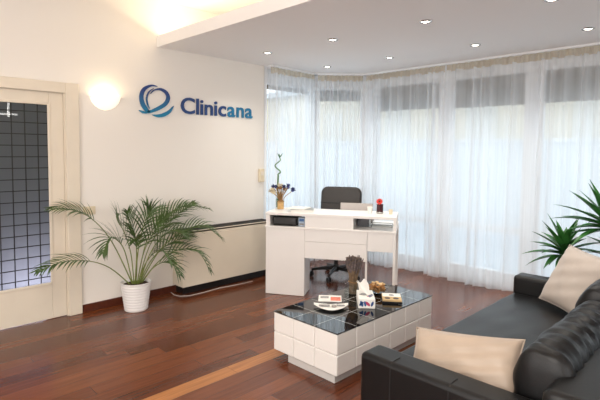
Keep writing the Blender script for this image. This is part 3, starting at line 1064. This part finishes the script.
for ring, (L_, tilt, cnt) in enumerate(((.040, .12, 18), (.031, .4, 14))):
    for k in range(cnt):
        a = 2 * PI * k / cnt + ring * .2
        b.leaf(hc, aa * math.cos(a) + bb * math.sin(a) + nn * tilt, nn, L_, .013, .1, 3)
b.obj('petals', 'redfl', t, True, 180)
b = MB(); b.ball(hc + nn * .004, .010, sub=2); b.obj('flower_eye', 'choc', t, True)

# ------------------------------------------------------------------ office chair
ch = thing('office_chair', 'black office chair with a high rounded back behind the desk', 'office chair', (-3.645, 4.275, 0), R(30))
b = MB()
for k in range(5):
    a = R(-95) + k * 2 * PI / 5
    c, s_ = math.cos(a), math.sin(a)
    b.tube([(c * .02, s_ * .02, .105), (c * .15, s_ * .15, .10), (c * .29, s_ * .29, .082)], [.026, .021, .015], 8)
b.lathe([(0, .06), (.036, .065), (.04, .13), (.03, .15), (0, .15)], n=20)
b.obj('star_base', 'black', ch, True)
for k in range(5):
    a = R(-95) + k * 2 * PI / 5
    c, s_ = math.cos(a), math.sin(a)
    mt = Matrix.Translation((c * .30, s_ * .30, .031)) @ Matrix.Rotation(a + .6, 4, 'Z') @ Matrix.Rotation(R(90), 4, 'X')
    b = MB()
    for o_ in (-.016, .016):
        b.lathe([(0, o_ - .009), (.026, o_ - .009), (.030, o_ - .005), (.030, o_ + .005), (.026, o_ + .009), (0, o_ + .009)], n=18, mtx=mt)
    b.tube([(c * .285, s_ * .285, .03), (c * .285, s_ * .285, .085)], .008, 8)
    b.obj('caster', 'black', ch, True)
b = MB(); b.tube([(0, 0, .14), (0, 0, .28), (0, 0, .281), (0, 0, .43)], [.026, .026, .016, .016], 14); b.obj('gas_column', 'black', ch, True)
b = MB(); b.box(-.24, .24, -.24, .24, .43, .53, .045, 4); b.obj('seat', 'chairleather', ch, True)


def back_fn(u, v, f):
    w = .235 * (1 - .06 * v)
    return


b = MB()
t_ = bmesh.new()
bmesh.ops.create_cube(t_, size=1)
bmesh.ops.transform(t_, matrix=Matrix.Translation((0, .0, .30)) @ Matrix.Diagonal((.51, .075, .58, 1)), verts=t_.verts)
ve = [e for e in t_.edges if abs(e.verts[0].co.y - e.verts[1].co.y) > .05]
bmesh.ops.bevel(t_, geom=ve, offset=.085, segments=6, affect='EDGES', profile=.5)
bmesh.ops.bevel(t_, geom=[e for e in t_.edges if e.is_manifold and e.calc_face_angle(0) > 1.2], offset=.022, segments=3, affect='EDGES')
b.merge(t_, Matrix.Translation((0, .23, .475)) @ Matrix.Rotation(R(-9), 4, 'X'))
bk = b.obj('backrest', 'chairleather', ch, True)
mt = Matrix.Translation((0, .23, .475)) @ Matrix.Rotation(R(-9), 4, 'X')
for zz in (.24, .385):
    b = MB(); b.tube([(-.252, -.0385, zz), (0, -.0385, zz), (.252, -.0385, zz)], .005, 6, mtx=mt); b.obj('back_seam', 'stitch', bk, True)
for s_ in (-1, 1):
    b = MB(); b.tube([(s_ * .25, .20, .62), (s_ * .27, .12, .66), (s_ * .27, -.10, .66), (s_ * .265, -.14, .60), (s_ * .25, -.10, .47)], .016, 8); b.obj('armrest', 'black', ch, True)

# ------------------------------------------------------------------ coffee table
TX0, TX1, TY0, TY1, TZ = -2.498, -1.895, 2.245, 3.43, .345
t = thing('coffee_table', 'low white coffee table with square panels and black glass top', 'coffee table', (TX0, TY0, 0))
LX, LY = TX1 - TX0, TY1 - TY0
b = MB(); b.box(.13, LX - .035, .022, LY - .075, 0, .075, .002, 1); b.obj('plinth', 'plinth', t)
b = MB(); b.box(.012, LX - .012, .012, LY - .012, .06, .334); b.obj('carcass', 'white', t)
nx, ny = 3, 6
cw, cl = LX / nx, LY / ny
zr = [(.062, .196), (.200, .334)]
for (z0, z1) in zr:
    for i in range(nx):
        for yy in (0, 1):
            b = MB()
            y0, y1 = (.0, .022) if yy == 0 else (LY - .022, LY)
            b.box(i * cw + .002, (i + 1) * cw - .002, y0, y1, z0, z1, .007, 3); b.obj('side_tile', 'tpanel', t, True)
    for j in range(ny):
        for xx in (0, 1):
            b = MB()
            x0, x1 = (.0, .022) if xx == 0 else (LX - .022, LX)
            b.box(x0, x1, j * cl + .002, (j + 1) * cl - .002, z0, z1, .007, 3); b.obj('side_tile', 'tpanel', t, True)
b = MB(); b.box(.0, LX, .0, LY, .334, .3446, .0005, 1); b.obj('top_frame', 'tgap', t)
for i in range(nx):
    for j in range(ny):
        b = MB(); b.box(i * cw + (.0014 if i else -.002), (i + 1) * cw - (.0014 if i < nx - 1 else -.002), j * cl + (.0014 if j else -.002), (j + 1) * cl - (.0014 if j < ny - 1 else -.002), .338, TZ, .001, 1); b.obj('glass_tile', 'tblack', t)

tz = TZ + .0008
# twig bundle in glass cylinder
t = thing('cylinder_vase', 'square clear glass vase around the dried lavender twigs', 'vase', (-2.36, 2.985, tz))
b = MB()
for (x0, x1, y0, y1) in ((-.05, .05, -.05, -.046), (-.05, .05, .046, .05), (-.05, -.046, -.046, .046), (.046, .05, -.046, .046)):
    b.box(x0, x1, y0, y1, 0, .085)
b.obj('glass_wall', 'vaseglass', t)
b = MB(); b.box(-.05, .05, -.05, .05, 0, .006, .001, 1); b.obj('glass_base', 'vaseglass', t)
t = thing('twig_bundle', 'tall bundle of dried lavender twigs standing on the coffee table', 'dried flowers', (-2.36, 2.985, tz + .0065))
b = MB(); hb_ = MB(); rr = random.Random(5)
for k in range(130):
    a = rr.uniform(0, 2 * PI); q = math.sqrt(rr.random())
    x0, y0 = .034 * q * math.cos(a), .034 * q * math.sin(a)
    x1, y1 = .062 * q * math.cos(a + .4) + rr.uniform(-.02, .02), .062 * q * math.sin(a + .4) + rr.uniform(-.02, .02)
    h = rr.uniform(.24, .305)
    b.tube([(x0, y0, 0), (x0 * 1.0, y0 * 1.0, h * .5), (x1, y1, h)], .0034, 5)
    d_ = Vector((x1 - x0, y1 - y0, h * .5)).normalized()
    e0 = Vector((x1, y1, h)); s0 = e0 - d_ * rr.uniform(.06, .1)
    hb_.tube([s0, (s0 + e0) / 2, e0], [.004, .0068, .003], 5)
b.obj('stalks', 'twig', t, True)
hb_.obj('seed_heads', 'twigtop', t, True)
b = MB(); b.tube([(.040 * math.cos(a), .040 * math.sin(a), .095 + .003 * math.sin(3 * a)) for a in [2 * PI * k / 24 for k in range(25)]], .003, 6); b.obj('binding_string', 'straw', t, True)

# tissue box with a tissue
t = thing('tissue_box', 'white tissue box with blue and pink print on the coffee table', 'tissue box', (-2.135, 2.855, tz), R(42))
b = MB(); b.box(-.062, .062, -.115, .115, 0, .072, .003, 1); b.obj('carton', 'paper', t)
rr = random.Random(21)
for k in range(16):
    m_ = ('blueprint', 'blueprint', 'navy', 'redprint')[k % 4]
    face = k % 3
    L_ = rr.uniform(.03, .045); w_ = L_ * .45; a = rr.uniform(0, PI)
    b = MB()
    cx, cy = rr.uniform(-.04, .04), rr.uniform(-.09, .09)
    pts = [(L_ * math.cos(q) * math.cos(a) - w_ * math.sin(q) * math.sin(a), L_ * math.cos(q) * math.sin(a) + w_ * math.sin(q) * math.cos(a)) for q in [2 * PI * j / 12 for j in range(12)]]
    pts = [(p[0] * .55, p[1] * .55) for p in pts]
    if face == 0:
        if abs(cx) < .02 and abs(cy) < .05: cx = .045
        b.poly([(cx + p[0], cy + p[1], .0722) for p in pts], .0006)
    elif face == 1:
        b.poly([(.0622, cy + p[0], .036 + p[1]) for p in pts], .0006, (1, 0, 0))
    else:
        b.poly([(cx + p[0], -.1152, .036 + p[1]) for p in pts], .0006, (0, -1, 0))
    b.obj('printed_leaf', m_, t)
b = MB(); b.poly([(.05 * math.cos(q), .03 * math.sin(q), .0724) for q in [2 * PI * j / 20 for j in range(20)]], .0005); b.obj('slot', 'greyprint', t)
t2 = MB()


def tis(u, v):
    a = (u - .5) * 2
    z = .073 + .10 * v + .012 * math.sin(5 * u + 3 * v)
    return Vector((a * .046 * (1 - .4 * v) - .035 * v, .018 * math.sin(6 * u + 2 * v) * (1 - .3 * v) + .02 * v, z))


t2.grid(tis, 16, 12)
t2.grid(lambda u, v: tis(u, v) + Vector((.012 * math.sin(4 * v + u * 5), .004 * v, -.006 * v)), 16, 12)
o = t2.obj('tissue', 'tissue', t, True, 180)

# potpourri bowl
t = thing('glass_bowl', 'clear glass bowl filled with golden dried petals on the coffee table', 'bowl', (-2.235, 3.145, tz))
b = MB(); b.lathe([(0, 0), (.045, 0), (.05, .006), (.078, .035), (.09, .058), (.086, .058), (.074, .036), (.046, .010), (0, .010)], n=36); b.obj('bowl_wall', 'vaseglass', t, True)
b = MB(); b.lathe([(.0895, .057), (.0925, .0595), (.0895, .062), (.0865, .0595)], n=36); b.obj('bowl_rim', 'vaseglass', t, True)
b = MB(); rr = random.Random(9)
for k in range(120):
    a = rr.uniform(0, 2 * PI); h = rr.uniform(.014, .075); q = math.sqrt(rr.random()) * (.04 + .038 * min(1, h / .05)) * (1 if h < .06 else .7)
    b.ball((q * math.cos(a), q * math.sin(a), h), rr.uniform(.009, .015), (1, rr.uniform(.6, 1), rr.uniform(.4, .8)), 1)
tag(b.obj('potpourri', 'potp', None, True), 'golden brown dried petals heaped in the clear glass bowl', 'potpourri', kind='stuff').location = (-2.235, 3.145, tz + .001)
b = MB()
for k in range(26):
    a = rr.uniform(0, 2 * PI); q = math.sqrt(rr.random()) * .058
    b.ball((q * math.cos(a), q * math.sin(a), .079), rr.uniform(.008, .014), (1, rr.uniform(.5, 1), .4), 1)
tag(b.obj('pale_petals', 'potp2', None, True), 'paler dried petals scattered on top of the golden ones in the bowl', 'potpourri', kind='stuff').location = (-2.235, 3.145, tz + .001)

# coaster box
t = thing('coaster_box', 'tan and white card box with dark round prints on the coffee table', 'box', (-2.045, 3.07, tz), R(38))
b = MB(); b.box(-.075, .075, -.085, .085, 0, .014, .002, 1); b.obj('box_base', 'black', t)
b = MB(); b.box(-.073, .073, -.083, .083, .014, .030, .002, 1); b.obj('box_lid', 'kraft', t)
b = MB(); b.box(-.070, .070, -.005, .081, .030, .032, .0006, 1); b.obj('white_card', 'paper', t)
for (cx, cy, r_, m_) in ((-.035, -.045, .022, 'choc'), (.03, -.045, .022, 'choc'), (.0, .03, .02, 'greyprint')):
    b = MB(); z_ = .030 if m_ == 'choc' else .032
    b.lathe([(0, z_ + .0012), (r_, z_ + .001), (r_, z_)], c=(cx, cy, 0), n=20); b.obj('round_print', m_, t)

# leaflet, dish
t = thing('leaflet', 'white leaflet with a salmon printed block lying on the coffee table', 'leaflet', (-2.395, 2.75, tz), R(41))
b = MB(); b.box(-.095, .085, -.075, .08, 0, .004, .001, 1); b.obj('sheet', 'paper', t)
b = MB(); b.box(.0, .078, -.055, .035, .004, .0048); b.obj('printed_block', 'pink', t)
b = MB(); b.box(-.08, -.015, .0, .05, .004, .0046); b.obj('printed_text', 'greyprint', t)
t = thing('fan_dish', 'white fan shaped dish holding a small round cap on the coffee table', 'dish', (-2.245, 2.585, tz), R(44))
b = MB()


def dish(u, v):
    a = -1 + 2 * u
    x = .128 * a
    w0, w1 = -.11 * (1 - a * a), .035 - .02 * (1 - abs(a))
    y = w0 + (w1 - w0) * v + .02
    return Vector((x, y, .010 + .006 * a * a + .004 * (2 * v - 1) ** 2))


b.grid(dish, 24, 8)
o = b.obj('dish_body', 'paper', t, True, 180)
md = o.modifiers.new('thickness', 'SOLIDIFY'); md.thickness = .005; md.offset = 1
b = MB(); b.lathe([(0, 0), (.045, 0), (.04, .006), (0, .006)], n=24); b.obj('dish_foot', 'paper', t, True)
b = MB(); b.lathe([(0, .018), (.012, .018), (.018, .016), (.019, .008), (0, .008)], c=(.02, -.015, .010), n=20); tag(b.obj('bottle_cap', 'silver', None, True), 'small round silvery cap lying in the white fan dish', 'cap'); bpy.data.objects['bottle_cap'].location = t.location; bpy.data.objects['bottle_cap'].rotation_euler = (0, 0, R(44))
b = MB(); b.box(-.09, -.01, -.02, .015, .0, .002, mtx=Matrix.Translation((0, 0, .021))); b.box(.04, .10, -.01, .015, .022, .024)
b.obj('printed_text', 'greyprint', t)

# ------------------------------------------------------------------ sofa
SX0, SX1, SY0, SY1 = -1.385, -.30, 1.75, 3.90
AZ, SZ = .555, .425
sofa = thing('leather_sofa', 'black leather sofa with two bolster back cushions facing the coffee table', 'sofa', (SX0, SY0, 0))
W_, L_ = SX1 - SX0, SY1 - SY0
AW = .155
b = MB(); b.box(.03, W_ - .02, AW - .03, L_ - AW + .03, .07, .27, .015, 2); b.obj('base_frame', 'leather', sofa, True)
for (y0, y1) in ((0, AW), (L_ - AW, L_)):
    b = MB(); b.box(.045 if y0 == 0 else 0, W_, y0, y1, .055, AZ, .028, 4); am = b.obj('armrest', 'leather', sofa, True)
    yo = -.0005 if y0 == 0 else L_ + .0005
    for xs in (.22, .50, .78):
        b = MB(); b.tube([(xs, yo, .08), (xs, yo, AZ - .03), (xs, y0 + .012 if y0 == 0 else y1 - .012, AZ - .006), (xs, y0 + .03 if y0 == 0 else y1 - .03, AZ + .0005), (xs, (y0 + y1) / 2, AZ + .001)], .0028, 6); b.obj('seam', 'stitch', am, True)


def cushion(x0, x1, y0, y1, z0, z1, bev, dome, wr, seed, nx_=26, ny_=26):
    """soft upholstery block: bevelled box with subdivided, slightly domed and creased top"""
    t__ = bmesh.new()
    bmesh.ops.create_cube(t__, size=1)
    bmesh.ops.transform(t__, matrix=Matrix.Diagonal((x1 - x0, y1 - y0, z1 - z0, 1)), verts=t__.verts)
    bmesh.ops.bevel(t__, geom=t__.edges[:], offset=bev, segments=4, affect='EDGES', profile=.5)
    bmesh.ops.subdivide_edges(t__, edges=[e for e in t__.edges if e.calc_length() > .12], cuts=14, use_grid_fill=True)
    hx, hy, hz = (x1 - x0) / 2, (y1 - y0) / 2, (z1 - z0) / 2
    r_ = random.Random(seed); p_ = [r_.uniform(0, 6) for _ in range(6)]
    for v in t__.verts:
        a, c = v.co.x / hx, v.co.y / hy
        k = (1 - a * a) * (1 - c * c)
        s = 1 if v.co.z > 0 else 0
        v.co.z += s * (dome * k + wr * (math.sin(v.co.x * 9 + v.co.y * 14 + p_[0]) + .7 * math.sin(v.co.y * 31 + v.co.x * 8 + p_[1]) + .5 * math.sin(v.co.x * 37 - v.co.y * 9 + p_[2])) * (.25 + k))
    bmesh.ops.transform(t__, matrix=Matrix.Translation(((x0 + x1) / 2, (y0 + y1) / 2, (z0 + z1) / 2)), verts=t__.verts)
    return t__


b = MB(); b.merge(cushion(.004, .80, AW - .004, L_ - AW + .004, .24, SZ, .03, .012, .0055, 3)); b.obj('seat_cushion', 'leather', sofa, True, 60)
# reclining back: two upholstered slabs with a bolster roll along the top
half = (L_ - 2 * AW) / 2
prof_c = [(.668, .40), (.662, .47), (.660, .54), (.668, .585), (.662, .63), (.664, .68), (.682, .735), (.722, .778), (.775, .792), (.83, .78), (.868, .742), (.882, .69), (.878, .62), (.866, .55), (.862, .47), (.862, .40)]
pcx, pcz = .77, .60
for k in range(2):
    y0 = AW + .004 + k * half; y1 = y0 + half - .008
    Pc = [Vector((x, z, 0)) for x, z in prof_c] + [Vector((prof_c[0][0], prof_c[0][1], 0))]

    def back(u, v):
        # v runs end to end; the first and last stretch close the ends like a pillow
        q = cat(Pc, min(u, .99999))
        c_ = min(v, 1 - v)
        if c_ < .10:
            a = c_ / .10 * PI / 2
            sc_ = 1 - .42 * (1 - math.sin(a)) ** 1.0 if c_ > .0001 else 0.0
            yy = (1 - math.cos(a)) * .045 + .0
            yy = .05 * (c_ / .10) ** 1.6
            sc_ = (math.sin(a)) ** .42
        else:
            yy = .05 + (c_ - .10) / .40 * ((y1 - y0) / 2 - .05)
            sc_ = 1.0
        y = y0 + yy if v < .5 else y1 - yy
        t_ = (y - y0) / (y1 - y0)
        wr = .0025 * math.sin(t_ * 13 + 5 * u * 2 * PI * .3 + k * 2) + .0045 * math.sin(t_ * 41 + 6 * math.sin(u * 7 + t_ * 5) + k) + .003 * math.sin(t_ * 110 + 12 * u)
        wr *= (.4 + 1.0 * max(0, (q.y - .60) / .19))
        dx, dz = q.x - pcx, q.y - pcz
        h = math.hypot(dx, dz)
        return Vector((pcx + dx * sc_ * (1 + wr / h) + (.02 if k == 0 else 0), y, pcz + dz * sc_ * (1 + wr / h) - (.045 if k == 0 else 0)))
    b = MB(); b.grid(back, 56, 60); bmesh.ops.remove_doubles(b.bm, verts=b.bm.verts[:], dist=.0004); bmesh.ops.recalc_face_normals(b.bm, faces=b.bm.faces[:])
    b.obj('back_cushion', 'leather', sofa, True, 180)
b = MB(); b.merge(cushion(.84, 1.16, .01, L_ - .01, .10, .665, .04, .012, .002, 31)); b.obj('back_frame', 'leather', sofa, True, 60)
for (x, y) in ((.07, .07), (.07, L_ - .07), (W_ - .07, .07), (W_ - .07, L_ - .07)):
    b = MB(); b.tube([(x, y, 0), (x, y, .06)], .022, 14); b.obj('foot', 'chrome', sofa, True)


def pillow(name_label, center, rot, w, h, thick, m_, seed):
    o_ = thing('throw_pillow', name_label, 'pillow', center)
    o_.rotation_euler = rot
    r_ = random.Random(seed); p_ = [r_.uniform(0, 6) for _ in range(4)]

    def side(sg_):
        def fn(u, v):
            a, c = 2 * u - 1, 2 * v - 1
            pin = 1 - .09 * (abs(a) ** 2) * (1 - abs(c)) * 0
            x = w / 2 * a * (1 - .07 * (1 - c * c)); y = h / 2 * c * (1 - .07 * (1 - a * a))
            k = max(0, (1 - a ** 4) * (1 - c ** 4)) ** .55
            z = sg_ * thick / 2 * k + .004 * k * (math.sin(9 * a + 4 * c + p_[0]) + math.sin(13 * c - 5 * a + p_[1]))
            return Vector((x, y, z))
        return fn
    b_ = MB(); b_.grid(side(1), 24, 24); b_.grid(side(-1), 24, 24)
    bmesh.ops.remove_doubles(b_.bm, verts=b_.bm.verts[:], dist=.0008); bmesh.ops.recalc_face_normals(b_.bm, faces=b_.bm.faces[:])
    b_.obj('cover', m_, o_, True, 180)
    e_ = []
    for k in range(97):
        q = k / 24
        i = int(q) % 4; f = q - int(q)
        a, c = [(-1 + 2 * f, -1), (1, -1 + 2 * f), (1 - 2 * f, 1), (-1, 1 - 2 * f)][i]
        e_.append((w / 2 * a * (1 - .07 * (1 - c * c)), h / 2 * c * (1 - .07 * (1 - a * a)), 0))
    b_ = MB(); b_.tube(e_, .003, 6); b_.obj('piping', m_, o_, True)
    return o_


def frame_rot(xa, za):
    """rotation whose local X is along xa and local Z close to za"""
    xa = Vector(xa).normalized(); za = Vector(za); za = (za - xa * za.dot(xa)).normalized()
    ya = za.cross(xa)
    return Matrix((xa, ya, za)).transposed().to_euler()


pillow('beige satin pillow leaning against the near arm of the sofa', (-.968, 2.045, .54), frame_rot((.98, .05, .15), (0, -.80, .60)), .53, .26, .11, 'satin', 3)
pillow('pale beige pillow tilted in the far corner of the sofa', (-.885, 3.52, .645), frame_rot((.62, -.45, -.05), (-.45, -.72, .45)), .44, .44, .14, 'satin2', 5)

# ------------------------------------------------------------------ dracaena behind the sofa
dr = thing('potted_dracaena', 'spiky green dracaena with a woody trunk behind the sofa', 'plant', (-1.0, 4.40, 0))
b = MB(); b.lathe([(0, 0), (.12, 0), (.125, .005), (.16, .27), (.17, .275), (.17, .31), (.155, .31), (.15, .28), (0, .28)], n=36); pt = b.obj('pot', 'terracotta', dr, True)
b = MB(); b.lathe([(0, .287), (.09, .29), (.151, .285)], n=24); b.obj('soil', 'soil', pt, True)
canes = [((.06, -.02), (.10, -.03, .92), .036, 46, .41), ((-.06, .0), (-.20, -.05, .66), .026, 40, .31), ((.02, .06), (.22, .02, .66), .028, 30, .36)]
for ci, ((bx, by), (tx, ty, tzz), rad, nl, ll) in enumerate(canes):
    b = MB(); b.tube([(bx, by, .27), ((bx + tx) / 2 + .01, (by + ty) / 2, (.27 + tzz) / 2), (tx, ty, tzz)], [rad, rad * .92, rad * .8], 12); tr = b.obj('trunk', 'trunk', dr, True)
    rr = random.Random(60 + ci)
    b = MB()
    for k in range(nl):
        a = k * 2.399 + rr.uniform(-.2, .2); f = k / nl
        el = -.25 + 1.5 * f
        d_ = Vector((math.cos(a) * math.cos(el), math.sin(a) * math.cos(el), math.sin(el)))
        b.leaf(Vector((tx, ty, tzz - .03 + .07 * f)) + d_ * .012, d_, Vector((0, 0, 1)) if abs(d_.z) < .95 else Vector((1, 0, 0)), ll * rr.uniform(.75, 1.08), .062, droop=.55 * (1 - f) + rr.uniform(0, .35), segs=7, fold=.25)
    b.obj('leaves', 'yucca', tr, True, 180)
